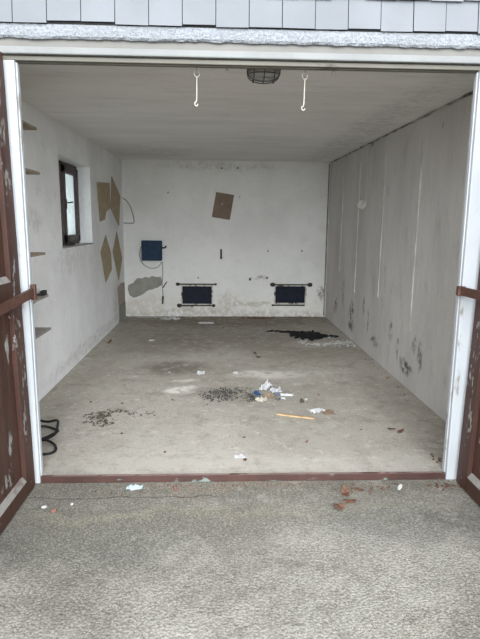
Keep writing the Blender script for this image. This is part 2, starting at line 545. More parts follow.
def ceil_z(y):
    return ZF + (ZB - ZF) * y / B


# ------------------------------------------------------------------ setting
bm = bmesh.new()
box(bm, (-T, 0.012, -0.20), (W + T, B + T, 0.0))
structure(done(bm, 'floor', M['floor']))

bm = bmesh.new()                                            # outdoor ground, fine near the camera
box(bm, (-14, -22, -0.30), (17, 0.012, -0.04))
structure(done(bm, 'ground', M['apron']), 'weathered grey concrete apron outside the garage')

bm = bmesh.new()
pts = [(-T, -0.0, ZF), (-T, B + T, ceil_z(B + T)), (W + T, B + T, ceil_z(B + T)), (W + T, 0.0, ZF)]
prism(bm, [(x, max(y, .05), z) for x, y, z in pts], (0, 0, 0.18))
structure(done(bm, 'ceiling', M['ceiling']))

# left wall with the window hole
WY0, WY1, WZ0, WZ1 = 2.22, 3.43, 1.215, 2.085


def wall_with_hole(bm, x0, x1, ys, zs, hole):
    (hy0, hy1), (hz0, hz1) = hole
    box(bm, (x0, ys[0], zs[0]), (x1, hy0, zs[1]))
    box(bm, (x0, hy1, zs[0]), (x1, ys[1], zs[1]))
    box(bm, (x0, hy0, zs[0]), (x1, hy1, hz0))
    box(bm, (x0, hy0, hz1), (x1, hy1, zs[1]))


bm = bmesh.new()
wall_with_hole(bm, -T, 0, (0.23, B), (0, 2.40), ((WY0, WY1), (WZ0, WZ1)))
wl = structure(done(bm, 'wall_left', M['wall_left']))
bm = bmesh.new()
box(bm, (W, 0.23, 0), (W + T, B, 2.41))
wr_ = structure(done(bm, 'wall_right', M['wall_right']))
bm = bmesh.new()
box(bm, (-T, B, 0), (W + T, B + T, 2.413))
wbk = structure(done(bm, 'wall_back', M['wall_back']))
# front wall: piers and the beam over the opening
bm = bmesh.new()
box(bm, (-1.2, 0.06, -0.04), (XL - .085, 0.23, 2.90))
box(bm, (XR + .085, 0.06, -0.04), (4.4, 0.23, 2.90))
box(bm, (XL - .085, 0.06, 2.33), (XR + .085, 0.23, 2.90))
structure(done(bm, 'wall_front', M['render_out']), 'pale rendered garage front with the wide door opening')

# frame posts: narrow painted timbers with a rebate
def post(name, xa, xb, inner, label):
    bm = bmesh.new()
    box(bm, (xa, -0.003, -0.039), (xb, 0.055, 2.2635), 0.004)
    s = 1 if inner > 0 else -1
    bx = xb if s > 0 else xa
    box(bm, (bx - s * 0.004, 0.02, 0.001), (bx + s * 0.006, 0.05, 2.258), 0.002)
    structure(done(bm, name, M['frame_white']), label)


post('trim_1', XL - .095, XL, 1, 'flaking white left post of the garage door frame')
post('trim_2', XR, XR + .115, -1, 'flaking white right post of the garage door frame')
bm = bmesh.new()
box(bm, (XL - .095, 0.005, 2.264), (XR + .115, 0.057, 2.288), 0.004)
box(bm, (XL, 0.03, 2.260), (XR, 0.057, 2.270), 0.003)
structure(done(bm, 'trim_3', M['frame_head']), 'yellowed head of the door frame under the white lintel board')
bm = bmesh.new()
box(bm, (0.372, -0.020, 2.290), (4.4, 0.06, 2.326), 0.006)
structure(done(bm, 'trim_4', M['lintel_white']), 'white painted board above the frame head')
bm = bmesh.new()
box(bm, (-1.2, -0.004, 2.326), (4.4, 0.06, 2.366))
structure(done(bm, 'trim_5', M['lintel']), 'lintel strip with shade grey in its colour, below the stucco band')
bm = bmesh.new()
nx = 280
v0, v1 = [], []
prof = [(0.06, 2.362), (-0.020, 2.362), (-0.030, 2.372), (-0.034, 2.40), (-0.032, 2.425), (0.06, 2.425)]
rows = []
for i in range(nx + 1):
    x = -1.2 + 5.6 * i / nx
    r = []
    for j, (y, z) in enumerate(prof):
        d = noise.noise(Vector((x * 22, y * 60, z * 40))) if 0 < j < 5 else 0
        r.append(bm.verts.new((x, y + d * 0.003, z + (d * 0.006 if j in (1, 2) else 0))))
    rows.append(r)
for i in range(nx):
    for j in range(len(prof) - 1):
        bm.faces.new((rows[i][j], rows[i + 1][j], rows[i + 1][j + 1], rows[i][j + 1]))
structure(done(bm, 'trim_6', M['stucco']), 'bright rough white stucco band above the door opening')

# slate cladding above: overlapping rectangular tiles
bm = bmesh.new()
box(bm, (-1.2, -0.030, 2.426), (4.4, 0.06, 2.90))  # painted dark so raised slates show a shadow gap
structure(done(bm, 'trim_7', M['dark_gap']), 'dark backing coloured as the shadow gap under the white slates')
bm = bmesh.new()
rnd = random.Random(3)
for row in range(3):
    z0 = 2.427 + row * 0.145
    x = -1.2 + (0.082 if row % 2 else 0.0) + 0.000
    while x < 4.3:
        w = 0.1665
        dz = rnd.choice((0, 0, -0.002, 0.010, 0.002, 0.007))
        dy = rnd.uniform(-0.003, 0.001)
        a = [(x + .002, -0.047 + dy, z0 + dz), (x + w - .002, -0.047 + dy, z0 + dz + rnd.uniform(-.002, .002)),
             (x + w - .002, -0.026 + dy, z0 + .20), (x + .002, -0.026 + dy, z0 + .20)]
        prism(bm, a, (0, 0.005, 0.0005))
        x += w
structure(done(bm, 'trim_8', M['shingle']), 'white painted slate cladding along the top of the facade')
# flat roof slab
bm = bmesh.new()
box(bm, (-1.3, -0.12, 2.90), (4.5, B + T + .1, 3.0))
structure(done(bm, 'roof', M['dark_gap']), 'flat roof slab above the garage')

# sill
bm = bmesh.new()
box(bm, (XL + .005, -0.002, -0.038), (XR - .005, 0.016, 0.004), 0.003)
structure(done(bm, 'trim_9', M['sill']), 'oxide red sill strip across the threshold')

bm = bmesh.new()
box(bm, (XL + .03, 0.001, 0.0042), (XR - .02, 0.0155, 0.0055))
q = done(bm, 'sill_top_wear', flaky('dusty_pink_sill_top', (0.24, 0.17, 0.15), (0.09, 0.045, 0.036), 0.50, 0.60, 6.0, stretch=(.6, 1, 1)), bpy.data.objects['trim_9'])

# window on the left wall -----------------------------------------------------
win = thing('window_1', 'small dark brown casement window in the white left wall', None, (-0.16, 2.8, WZ0), kind='structure')
fx0, fx1 = -0.195, -0.150
bm = bmesh.new()
f = 0.045
for (a, b) in [((WY0, WZ0), (WY0 + f, WZ1)), ((WY1 - f, WZ0), (WY1, WZ1)), ((WY0, WZ1 - f), (WY1, WZ1)), ((WY0, WZ0), (WY1, WZ0 + f))]:
    box(bm, (fx0, a[0], a[1]), (fx1, b[0], b[1]), 0.003)
done(bm, 'window_frame', M['win_frame'], win)
for (ya, yb) in ((WY0 + .035, 2.810), (2.813, WY1 - .035)):
    bm = bmesh.new()
    g = 0.085 if yb < 3 else 0.075
    za, zb = WZ0 + .035, WZ1 - .035
    for (a, b) in [((ya, za), (ya + g, zb)), ((yb - g, za), (yb, zb)), ((ya, zb - g), (yb, zb)), ((ya, za), (yb, za + g))]:
        box(bm, (fx0 + .012, a[0], a[1]), (fx1 + .022, b[0], b[1]), 0.004)
    sash = done(bm, 'sash', M['win_frame'], win)
    bm = bmesh.new()
    box(bm, (-0.165, ya + g - .01, za + g - .01), (-0.161, yb - g + .01, zb - g + .01))
    gp = done(bm, 'glass_pane', M['glass'], sash)
bm = bmesh.new()
box(bm, (fx1 + .02, 2.852, 1.60), (fx1 + .03, 2.88, 1.70), 0.003)
tube(bm, [(fx1 + .03, 2.886, 1.665), (fx1 + .055, 2.886, 1.665)], 0.007)
tube(bm, [(fx1 + .055, 2.88, 1.665), (fx1 + .058, 2.99, 1.675)], 0.008)
done(bm, 'window_handle', M['iron'], win)
bm = bmesh.new()
box(bm, (fx1, WY0, WZ0 - .001), (0.012, WY1, WZ0 + .012), 0.003)
done(bm, 'window_sill', M['stone_sill'], win)

for k_, (y, ln, mt, lab) in enumerate([(2.60, .20, 'iron', 'thin dark object lying on the sill under the window'), (2.92, .14, 'pebble', 'small white fragment lying on the window sill')]):
    bm = bmesh.new()
    box(bm, (-.05 + k_ * .035, y - ln / 2, WZ0 + .0125), (-.01 + k_ * .012, y + ln / 2, WZ0 + .0125 + .018 - k_ * .008), .003)
    tag(done(bm, 'metal_strip' if k_ == 0 else 'plaster_fragment', M[mt]), lab, 'strip' if k_ == 0 else 'fragment')

# patches and filled grooves belonging to the walls ---------------------------
def patch(name, pts, mat, parent, ext=(0, -0.004, 0), jag=0.006):
    P3 = [Vector(p) for p in pts]
    out = []
    for i in range(len(P3)):
        a, b = P3[i], P3[(i + 1) % len(P3)]
        for k in range(4):
            q = a.lerp(b, k / 4)
            n = noise.noise_vector(q * 19) * jag * 2
            n.x *= (0 if ext[0] else 1)
            n.y *= (0 if ext[1] else 1)
            out.append(q + n)
    bm = bmesh.new()
    prism(bm, out, ext)
    return done(bm, name, mat, parent)


pp = [(0.048, .42), (.055, .50), (.129, .53), (.20, .605), (.28, .60), (.32, .635), (.36, .612), (.43, .645), (.50, .625), (.57, .63), (.59, .57),
      (.584, .51), (.505, .455), (.394, .42), (.33, .40), (.282, .356), (.187, .308), (.12, .30), (.077, .323)]
patch('cement_patch', [(x, B, z) for x, z in pp], M['cement_patch'], wbk)
patch('brick_patch', [(0, 4.86, .27), (0, 4.84, .52), (0, 5.15, .56), (0, 5.43, .55), (0, 5.43, .25), (0, 5.1, .26)], M['brick_patch'], wl, (0.006, 0, 0), .008)
patch('niche_shade_patch', [(0, 4.90, .0), (0, 4.93, .26), (0, 5.47, .25), (0, 5.47, .0)], M['cement_patch'], wl, (0.005, 0, 0), .01)  # flat grey painted for the shaded corner niche, no recess modelled
for (y, z0, z1, w) in [(1.70, .52, 2.18, .022), (2.70, .70, 2.19, .020), (3.70, .62, 2.20, .026), (4.58, .82, 2.14, .022)]:
    patch('filler_strip', [(W, y - w / 2, z0), (W, y + w / 2, z0), (W, y + w / 2 - .02, z1), (W, y - w / 2 - .02, z1)], M['groove'], wr_, (-0.006, 0, 0), .003)
for (x, z, q_) in [(1.526, 2.30, .012), (1.771, 2.305, .012), (2.255, 1.048, .012), (2.794, 1.052, .012), (.70, 1.93, .010), (1.98, .60, .02), (2.25, .62, .018), (1.80, 1.88, .009), (1.16, .62, .01)]:
    patch('drill_hole', [(x - q_, B, z - q_), (x + q_, B, z - q_ * .7), (x + q_ * .8, B, z + q_ * 1.2), (x - q_ * .9, B, z + q_)], M['cement_dark'], wbk, (0, -.002, 0), .004)
# rough mortar line where right wall meets ceiling
bm = bmesh.new()
pts = []
for i in range(120):
    y = 0.5 + 4.9 * i / 119
    pts.append((W - 0.004 + noise.noise(Vector((y * 5, 0, 0))) * .006, y, ceil_z(y) - .010 + noise.noise(Vector((0, y * 7, 3))) * .012))
tube(bm, pts, [0.007 + 0.007 * max(0, noise.noise(Vector((5, y * 4.0, 0))) + .3) for (_, y, _) in pts], 6)
done(bm, 'mortar_joint', simple('crumbly_dark_joint', (0.30, 0.28, 0.25), 0.95, .7, 5), wr_)
bm = bmesh.new()
tube(bm, [(3.176, B - .012, .02), (3.176, B - .012, 2.385)], 0.010, 8)
done(bm, 'corner_joint', simple('dark_corner_joint', (0.20, 0.185, 0.16), 0.95, .5, 9), wbk)

# ------------------------------------------------------------------ the two door leaves
def leaf(name, side, x_face, y0, ang, label):
    """side -1: left leaf (visible face looks to +x), +1: right leaf. built in local space"""
    o = thing(name, label, None, (x_face, y0, 0.0), kind='structure')
    o.rotation_euler = (0, ang, 0)
    wd, th, zb, zt = 1.20, 0.045, -0.030, 2.285
    s = -side                                   # direction the face looks to
    bo = lambda bm, xa, xb, ya, yb, za, zc, bev=.003: box(bm, (s * xa, -ya, za), (s * xb, -yb, zc), bev)

    def d(bm, nm, mt):
        me = bpy.data.meshes.new(nm)
        bmesh.ops.recalc_face_normals(bm, faces=bm.faces)
        bm.to_mesh(me)
        bm.free()
        q = bpy.data.objects.new(nm, me)
        COL.objects.link(q)
        me.materials.append(mt)
        q.parent = o
        return q
    # boards
    bm = bmesh.new()
    n = 10
    for i in range(n):
        a = .10 + (wd - .2) * i / n
        bo(bm, -th, -.024, a + .001, a + (wd - .2) / n - .001, zb + .05, zt - .05, .004)
    d(bm, 'board_panel', M['door_paint'])
    for ya, yb in ((0, .125), (wd - .125, wd)):
        bm = bmesh.new()
        bo(bm, -th, 0, ya, yb, zb, zt)
        d(bm, 'stile', M['door_paint'])
    for (za, zc) in ((zb, .055), (1.02, 1.155), (2.13, zt)):
        bm = bmesh.new()
        bo(bm, -th, 0, .1255, wd - .1255, za, zc)
        r = d(bm, 'rail', M['door_paint'])
        if zc < 2:                               # bevelled weathered top edge of the rail
            bm = bmesh.new()
            pts = [(0, -.1255, zc + .0005), (s * -.0235, -.1255, zc + .030), (s * -.0235, -.1255, zc + .0005)]
            prism(bm, pts, (0, -(wd - .251), 0))
            d(bm, 'rail_ledge', M['rail_ledge'])

    # locking bar: bridges from the leaf face to a square end block at the post
    e0, e1 = (.043, .070) if side < 0 else (.052, .096)
    zc, dzc = (1.083, -.05) if side < 0 else (1.100, -.005)
    em = (e0 + e1) / 2
    bm = bmesh.new()
    h = .024
    pts = [(s * (em - .009), .030, zc - h), (s * .002, -.44, zc + dzc - h), (s * .002, -1.05, zc + dzc * 1.4 - h), (s * .020, -1.05, zc + dzc * 1.4 - h), (s * .020, -.44, zc + dzc - h), (s * (em + .009), .030, zc - h)]
    prism(bm, pts, (0, 0, 2 * h))
    d(bm, 'strap_bar', M['strap'])
    bm = bmesh.new()
    hz = .042 if side < 0 else .027
    box(bm, (s * e0, .016, zc - hz), (s * e1, .046, zc + hz), .004)
    d(bm, 'strap_end', M['strap'])
    return o


leaf('door_1', -1, 0.4325, -0.008 - .03, -0.012, 'left red-brown timber garage door leaf with flaking paint, swung open')
leaf('door_2', 1, 2.892, -0.008 - .03, 0.020, 'right red-brown timber garage door leaf with flaking paint, swung open')

# ------------------------------------------------------------------ shelves on the left wall
shelf_words = ['topmost short board shelf on the left wall, just under the ceiling',
               'second shelf from the top on the left wall, level with the window top',
               'middle board shelf on the left wall, level with the window sill',
               'board shelf carrying a small black and white object on left wall',
               'lowest bare board shelf on the left wall, near the floor']
for i, z in enumerate((2.104, 1.801, 1.233, 0.923, 0.673)):
    t = thing('wall_shelf', shelf_words[i], 'shelf', (0, .66, z), 'short board shelves on the left wall')
    mt = M['wood'] if i < 3 else M['wood_grey']
    dx = .20 + .006 * i
    bm = bmesh.new()
    box(bm, (0.001, .24, z - .009), (dx, 1.05, z + .009), .002)
    done(bm, 'shelf_board', mt, t)
    for y in (0.45, 0.93):
        bm = bmesh.new()
        if i == 3:
            prism(bm, [(0.001, y, z - .010), (dx - .02, y, z - .010), (0.001, y, z - .15)], (0, .016, 0))
        else:
            prism(bm, [(0.001, y, z - .010), (.05, y, z - .010), (0.001, y, z - .03)], (0, .012, 0))
        done(bm, 'bracket', mt, t)
t = thing('plastic_item', 'small black and white plastic item on the fourth shelf from the top', 'plastic item', (.15, .99, .932))
z = .9325
bm = bmesh.new()
box(bm, (.185, .96, z), (.215, 1.03, z + .035), .004)
box(bm, (.125, .96, z), (.19, 1.03, z + .010), .003)
done(bm, 'case', M['black'], t)
bm = bmesh.new()
tube(bm, [(.15, .965, z + .028), (.15, 1.025, z + .028)], .018, 16)
done(bm, 'roll', M['paper'], t)

# ------------------------------------------------------------------ fibre boards on the walls
def board(label, pts, mat, parent_ext, group=None, screw=None):
    bm = bmesh.new()
    prism(bm, pts, parent_ext)
    o = done(bm, 'fibreboard_panel', mat)
    tag(o, label, 'board', group)
    if screw:
        b2 = bmesh.new()
        tube(b2, screw, .011, 10)
        done(b2, 'screw', M['pebble'], o)
    return o


G4 = 'tan fibreboard pieces fixed to the left wall'
X = 0.006
board('upright tan fibreboard with a notched lower corner, beside the window', [(X, 3.73, 1.943), (X, 4.47, 1.985), (X, 4.49, 1.66), (X, 4.20, 1.60), (X, 4.10, 1.50), (X, 3.82, 1.475)], M['hardboard'], (.008, 0, 0), G4)
board('upper tilted tan fibreboard nearest the back corner', [(X, 4.653, 2.09), (X, 5.25, 1.85), (X, 5.07, 1.42), (X, 4.515, 1.66)], M['hardboard'], (.008, 0, 0), G4)
board('lower tilted tan fibreboard, below the notched one', [(X, 4.13, 1.30), (X, 3.80, 1.10), (X, 4.03, .695), (X, 4.44, .83), (X, 4.42, 1.06)], M['hardboard'], (.008, 0, 0), G4)
board('lower tilted tan fibreboard nearest the back corner', [(X, 4.89, 1.335), (X, 4.553, 1.062), (X, 4.93, .625), (X, 5.25, .93)], M['hardboard'], (.008, 0, 0), G4)
board('crooked brown fibreboard square on the back wall', [(1.437, B - .006, 1.944), (1.715, B - .006, 1.902), (1.650, B - .006, 1.522), (1.372, B - .006, 1.565)], M['hardboard_brown'], (0, -.01, 0), None,
      [(1.53, B - .0165, 1.765), (1.53, B - .022, 1.765)])

# ------------------------------------------------------------------ back wall fittings
yb = B - .012
bm = bmesh.new()
tube(bm, spline([(.004, yb, 1.84), (.07, yb, 1.79), (.13, yb - .01, 1.69), (.165, yb - .01, 1.56), (.168, yb, 1.468), (.10, yb, 1.458), (.012, yb, 1.462)]), .0085, 8)
o = tag(done(bm, 'wire_loop', M['grey_cable'], smooth=True), 'bowed grey cable stub in the upper left back corner', 'cable')

t = thing('fuse_box', 'dark blue metal box on the back wall, left side', 'box', (.445, B, .88))
bm = bmesh.new()
box(bm, (.302, B - .13, .900), (.598, B - .001, 1.195), .008)
done(bm, 'box_body', M['blue_box'], t)
bm = bmesh.new()
box(bm, (.296, B - .150, .893), (.604, B - .131, 1.201), .006)
done(bm, 'box_cover', M['blue_box'], t)
bm = bmesh.new()
tube(bm, [(.599, B - .06, 1.085), (.645, B - .06, 1.09), (.662, B - .06, 1.115)], [.014, .012, .018], 8)
done(bm, 'switch_lever', M['iron'], t)

bm = bmesh.new()
tube(bm, spline([(.292, yb, 1.13), (.256, yb, 1.06), (.246, yb, .95), (.30, yb, .83), (.42, yb, .765), (.53, yb, .79), (.588, yb, .865)]), .0065, 8)
tag(done(bm, 'hanging_cable', M['grey_cable'], smooth=True), 'thin grey cable looping under the blue box', 'cable')
t = thing('wall_cable', 'thin dark cable running down the wall from the blue box', 'cable', (.59, B, .2))
bm = bmesh.new()
tube(bm, spline([(.596, yb, .868), (.600, yb, .70), (.590, yb, .50), (.600, yb, .33)]), .007, 8)
done(bm, 'cable_run', M['grey_cable'], t, True)
bm = bmesh.new()
tube(bm, [(.600, yb - .003, .33), (.596, yb - .003, .31), (.590, yb - .003, .20)], [.008, .016, .012], 8)
done(bm, 'cable_lug', M['iron'], t)
bm = bmesh.new()
tube(bm, [(.598, yb - .003, .46), (.63, yb - .003, .51), (.665, yb - .003, .555)], .008, 8)
done(bm, 'cable_tail', M['iron'], t)

bm = bmesh.new()
box(bm, (1.505, B - .02, .915), (1.528, B - .001, 1.073), .004)
box(bm, (1.500, B - .026, .93), (1.533, B - .018, .95), .003)
tag(done(bm, 'iron_strip', M['iron']), 'small dark upright iron strip in the middle of the back wall', 'iron strip')


def hatch(label, x0, x1, z0, z1, bars):
    t = thing('vent_hatch', label, 'hatch', ((x0 + x1) / 2, B, z0), 'low dark hatches in the back wall')
    bm = bmesh.new()
    box(bm, (x0, B - .012, z0), (x1, B - .001, z1))
    done(bm, 'hatch_panel', M['blue_dark'], t)
    bm = bmesh.new()
    e = .022
    for a, b in (((x0 - e, z0 - e), (x0, z1 + e)), ((x1, z0 - e), (x1 + e, z1 + e)), ((x0, z1), (x1, z1 + e)), ((x0, z0 - e), (x1, z0))):
        box(bm, (a[0], B - .022, a[1]), (b[0], B - .001, b[1]), .003)
    done(bm, 'hatch_frame', M['hatch_frame'], t)
    for (xa, xb, z, r) in bars:
        bm = bmesh.new()
        tube(bm, [(xa, B - .032, z), (xb, B - .032, z)], .010, 8)
        q = done(bm, 'bar', M['iron'], t)
        for x, rr in ((xa, r[0]), (xb, r[1])):
            if rr:
                b2 = bmesh.new()
                tube(b2, [(x - rr, B - .034, z), (x, B - .034, z), (x + rr, B - .034, z)], [rr * .6, rr, rr * .7], 9)
                me = bpy.data.meshes.new('clamp')
                b2.to_mesh(me)
                b2.free()
                c = bpy.data.objects.new('clamp', me)
                me.materials.append(M['iron'])
                COL.objects.link(c)
                c.parent = q
    return t


hatch('dark hatch low in the back wall, beneath and right of the blue box', .905, 1.370, .205, .485,
      [(.835, 1.43, .520, (.028, .02)), (.855, 1.40, .180, (.034, .026)), (.84, 1.06, .176, (.0, .02))])
hatch('dark hatch low in the back wall, near the right corner', 2.385, 2.860, .225, .492,
      [(2.335, 2.93, .520, (.036, .036)), (2.345, 2.86, .190, (.018, .0))])

# ------------------------------------------------------------------ right wall fittings
t = thing('junction_box', 'small cream junction box with a bent lid on right wall', 'junction box', (W, 3.41, 1.62))
bm = bmesh.new()
tube(bm, [(W - .001, 3.41, 1.70), (W - .03, 3.41, 1.71)], .062, 12)
done(bm, 'box_body', M['white_plastic'], t)
bm = bmesh.new()
tube(bm, [(W - .031, 3.41, 1.70), (W - .040, 3.40, 1.705)], .055, 20)
done(bm, 'box_lid', M['white_plastic'], t)
bm = bmesh.new()
tube(bm, [(W - .004, 3.40, 1.765), (W - .004, 3.34, 2.0), (W - .004, 3.29, 2.37)], .005, 6)
done(bm, 'conduit', M['conduit'], t)

# ------------------------------------------------------------------ ceiling lamp
cz = ceil_z(.325)
t = thing('bulkhead_lamp', 'oval caged bulkhead lamp on the ceiling just inside the door', 'lamp', (1.736, .325, cz))
lx, ly = 1.736, .325


def oval(bm, levels, cx, cy, seg=28):
    rings = []
    for (rx, ry, z) in levels:
        rings.append([bm.verts.new((cx + rx * math.copysign(abs(math.cos(a)) ** .8, math.cos(a)), cy + ry * math.copysign(abs(math.sin(a)) ** .8, math.sin(a)), z))
                      for a in (2 * math.pi * k / seg for k in range(seg))])
    for i in range(len(rings) - 1):
        for k in range(seg):
            bm.faces.new((rings[i][k], rings[i][(k + 1) % seg], rings[i + 1][(k + 1) % seg], rings[i + 1][k]))
    bm.faces.new(rings[0])
    bm.faces.new(rings[-1])


bm = bmesh.new()
oval(bm, [(.097, .066, cz - .001), (.098, .067, cz - .022), (.093, .062, cz - .026)], lx, ly)
done(bm, 'lamp_base', simple('grey_cast_lamp_base', (.34, .335, .32), .6), t, True)
bm = bmesh.new()
oval(bm, [(.090, .055, cz - .027), (.089, .054, cz - .045), (.078, .046, cz - .068), (.052, .030, cz - .082), (.02, .012, cz - .086)], lx, ly)
done(bm, 'lamp_glass', M['lamp_glass'], t, True)
bm = bmesh.new()
for a in (-.058, 0, .058):
    pts = [(lx + a, ly + .068 * math.cos(u), cz - .026 - .068 * math.sin(u)) for u in [math.pi * k / 14 for k in range(15)]]
    tube(bm, pts, .0035, 6)
for q in (-.022, .022):
    pts = [(lx + .093 * math.cos(u), ly + q, cz - .026 - .066 * math.sin(u) ** .6) for u in [math.pi * k / 18 for k in range(19)]]
    tube(bm, pts, .0035, 6)
pts = [(lx + .092 * math.cos(u), ly + .058 * math.sin(u), cz - .05) for u in [2 * math.pi * k / 30 for k in range(31)]]
tube(bm, pts, .003, 6)
done(bm, 'wire_cage', simple('dark_grey_wire', (.10, .098, .092), .5), t)

# ------------------------------------------------------------------ hanging hooks and eyes behind the frame head
def hook(x, zt, zb_, lab, flip):
    y = .10
    t = thing('hanging_hook', lab, 'hook', (x, y, zt), 'pale metal hooks hanging behind the door head')
    bm = bmesh.new()
    pts = [(x + .015 * math.sin(a), y, zt - .020 + .015 * math.cos(a)) for a in [2 * math.pi * k / 16 for k in range(17)]]
    tube(bm, pts, .003, 7, False)
    tube(bm, [(x, y, 2.352), (x, y, zt - .005)], .0035, 7)
    done(bm, 'eye', M['cream_metal'], t, True)
    bm = bmesh.new()
    e = -.012 * flip
    tube(bm, spline([(x, y, zt - .034), (x - .001, y, (zt + zb_) / 2), (x + e * .2, y, zb_ + .028), (x + e, y, zb_ + .018), (x + e * .9, y, zb_ + .004), (x + e * .1, y, zb_), (x - e * .4, y, zb_ + .010)], 6), .0034, 7)
    done(bm, 'rod', M['cream_metal'], t, True)


hook(1.363, 2.262, 2.080, 'hanging rod hook at the left, seen against the ceiling', 1)
hook(1.941, 2.262, 2.068, 'hanging rod hook just right of the ceiling lamp', 1)
for x, lab in ((1.523, 'tiny screw eye between the left hook and the lamp'), (2.095, 'tiny screw eye to the right of the right hook')):
    bm = bmesh.new()
    pts = [(x + .007 * math.sin(a), .10, 2.262 + .007 * math.cos(a)) for a in [2 * math.pi * k / 12 for k in range(13)]]
    tube(bm, pts, .0025, 6, False)
    tube(bm, [(x, .10, 2.268), (x, .10, 2.352)], .0025, 6)
    tag(done(bm, 'screw_eye', M['cream_metal'], smooth=True), lab, 'screw eye')

# ------------------------------------------------------------------ floor: cable, litter
bm = bmesh.new()
c = [(.10, .92, .009), (.216, .86, .009), (.30, .83, .03), (.335, .72, .028), (.345, .62, .010), (.31, .54, .009), (.255, .50, .009), (.33, .47, .03), (.40, .42, .022),
     (.432, .35, .010), (.40, .30, .009), (.33, .30, .009), (.25, .36, .009), (.14, .50, .009), (.16, .66, .022), (.24, .72, .028), (.33, .70, .010), (.36, .62, .026), (.30, .50, .026), (.20, .46, .009), (.08, .44, .009)]
tube(bm, spline(c, 8), .0085, 8)
tag(done(bm, 'coiled_cable', M['black'], smooth=True), 'black cable lying in loops on the floor behind the left post', 'cable')


def flake(bm, x, y, z, r, rnd, curl=.35, thick=.0015, n=7, asp=1.6):
    a0 = rnd.uniform(0, 6.28)
    tilt = rnd.uniform(0, curl)
    td = rnd.uniform(0, 6.28)
    cs, sn = math.cos(a0), math.sin(a0)
    ring, ring2 = [], []
    lo = 9
    raw = []
    for k in range(n):
        a = 2 * math.pi * k / n
        rr = r * rnd.uniform(.65, 1.1)
        u, v = rr * asp * math.cos(a) * .8, rr * math.sin(a) * .8
        px, py = u * cs - v * sn, u * sn + v * cs
        pz = (px * math.cos(td) + py * math.sin(td)) * math.tan(tilt) + (u * u) / (r * 3) * curl
        raw.append((px, py, pz))
        lo = min(lo, pz)
    for px, py, pz in raw:
        ring.append(bm.verts.new((x + px, y + py, z + pz - lo)))
        ring2.append(bm.verts.new((x + px, y + py, z + pz - lo + thick)))
    c1 = bm.verts.new((x, y, z - lo))
    c2 = bm.verts.new((x, y, z - lo + thick * 1.5))
    for k in range(n):
        j = (k + 1) % n
        bm.faces.new((c1, ring[j], ring[k]))
        bm.faces.new((c2, ring2[k], ring2[j]))
        bm.faces.new((ring[k], ring[j], ring2[j], ring2[k]))


def gauss_in(rnd, cx, cy, sx, sy):
    while True:
        a, b = rnd.gauss(0, .5), rnd.gauss(0, .5)
        if a * a + b * b < 1:
            return cx + a * sx, cy + b * sy


def pile(name, mat, clusters, label, cat, seed, curl=.4, thick=.002, z=0.0005):
    rnd = random.Random(seed)
    bm = bmesh.new()
    for (cx, cy, sx, sy, n, r0, r1) in clusters:
        for _ in range(n):
            x, y = gauss_in(rnd, cx, cy, sx, sy)
            x = min(x, W - .03)
            flake(bm, x, y, z, rnd.uniform(r0, r1), rnd, curl, thick, 6)
    return tag(done(bm, name, mat), label, cat, None, 'stuff')


pile('dried_leaf_litter', M['leaf_grey'], [(.56, 1.00, .12, .10, 60, .005, .016), (.63, .85, .11, .09, 50, .005, .015), (.66, 1.10, .12, .05, 34, .004, .013), (.86, 1.02, .16, .09, 26, .004, .010), (.50, .86, .03, .03, 5, .006, .012)],
     'dried olive-grey leaf litter on the floor, front left', 'leaf litter', 11)
pile('grit_heap', M['grit'], [(1.50, 1.50, .19, .20, 300, .003, .009), (1.62, 1.60, .18, .12, 110, .003, .008), (1.74, 1.42, .14, .14, 60, .004, .009)],
     'scattered dark grit in the middle of the floor', 'grit', 12, .2, .004)
pile('charcoal_heap', M['ash'], [(2.66, 3.97, .23, .30, 300, .012, .03), (2.45, 4.20, .14, .06, 90, .008, .02), (2.92, 3.90, .15, .07, 90, .008, .018), (2.26, 4.25, .12, .04, 30, .006, .014), (2.8, 3.95, .14, .10, 80, .01, .02)],
     'black charcoal crumbs heaped near the right wall at the back', 'charcoal', 13, .3, .012)
pile('plaster_rubble', M['plaster_chip'], [(3.02, 3.50, .17, .24, 50, .006, .020), (2.93, 3.85, .07, .08, 12, .010, .024), (2.70, 3.45, .20, .10, 30, .005, .016), (2.55, 3.60, .10, .12, 12, .005, .013)],
     'fallen white plaster crumbs beside the right wall, in front of the charcoal', 'plaster crumbs', 14, .3, .008)
pile('wall_base_rubble', M['plaster_chip'], [(.45, 5.38, .40, .06, 60, .008, .024), (.70, 5.20, .12, .10, 24, .01, .03), (1.1, 5.40, .3, .04, 14, .006, .014)],
     'white plaster crumbs along the foot of the back wall, under the blue box', 'plaster crumbs', 15, .3, .008)
pile('wall_base_dirt', M['leaf'], [(2.10, 5.30, .30, .10, 70, .01, .03), (1.4, 5.40, .9, .04, 60, .006, .016), (2.8, 5.40, .3, .04, 60, .006, .018), (3.12, 2.2, .04, 1.6, 18, .003, .008), (2.87, .20, .03, .10, 12, .004, .009)],
     'dark dirt gathered along the foot of the back wall', 'dirt', 16, .3, .005)
pile('sill_dirt', M['leaf'], [(2.35, -.10, .22, .06, 26, .004, .010), (2.80, -.09, .10, .05, 22, .005, .012), (1.6, -.05, 1.0, .02, 50, .003, .006), (.95, -.13, .3, .04, 10, .003, .006)],
     'brown crumbs lying outside along the red sill', 'dirt', 17, .3, .003, z=-.0395)


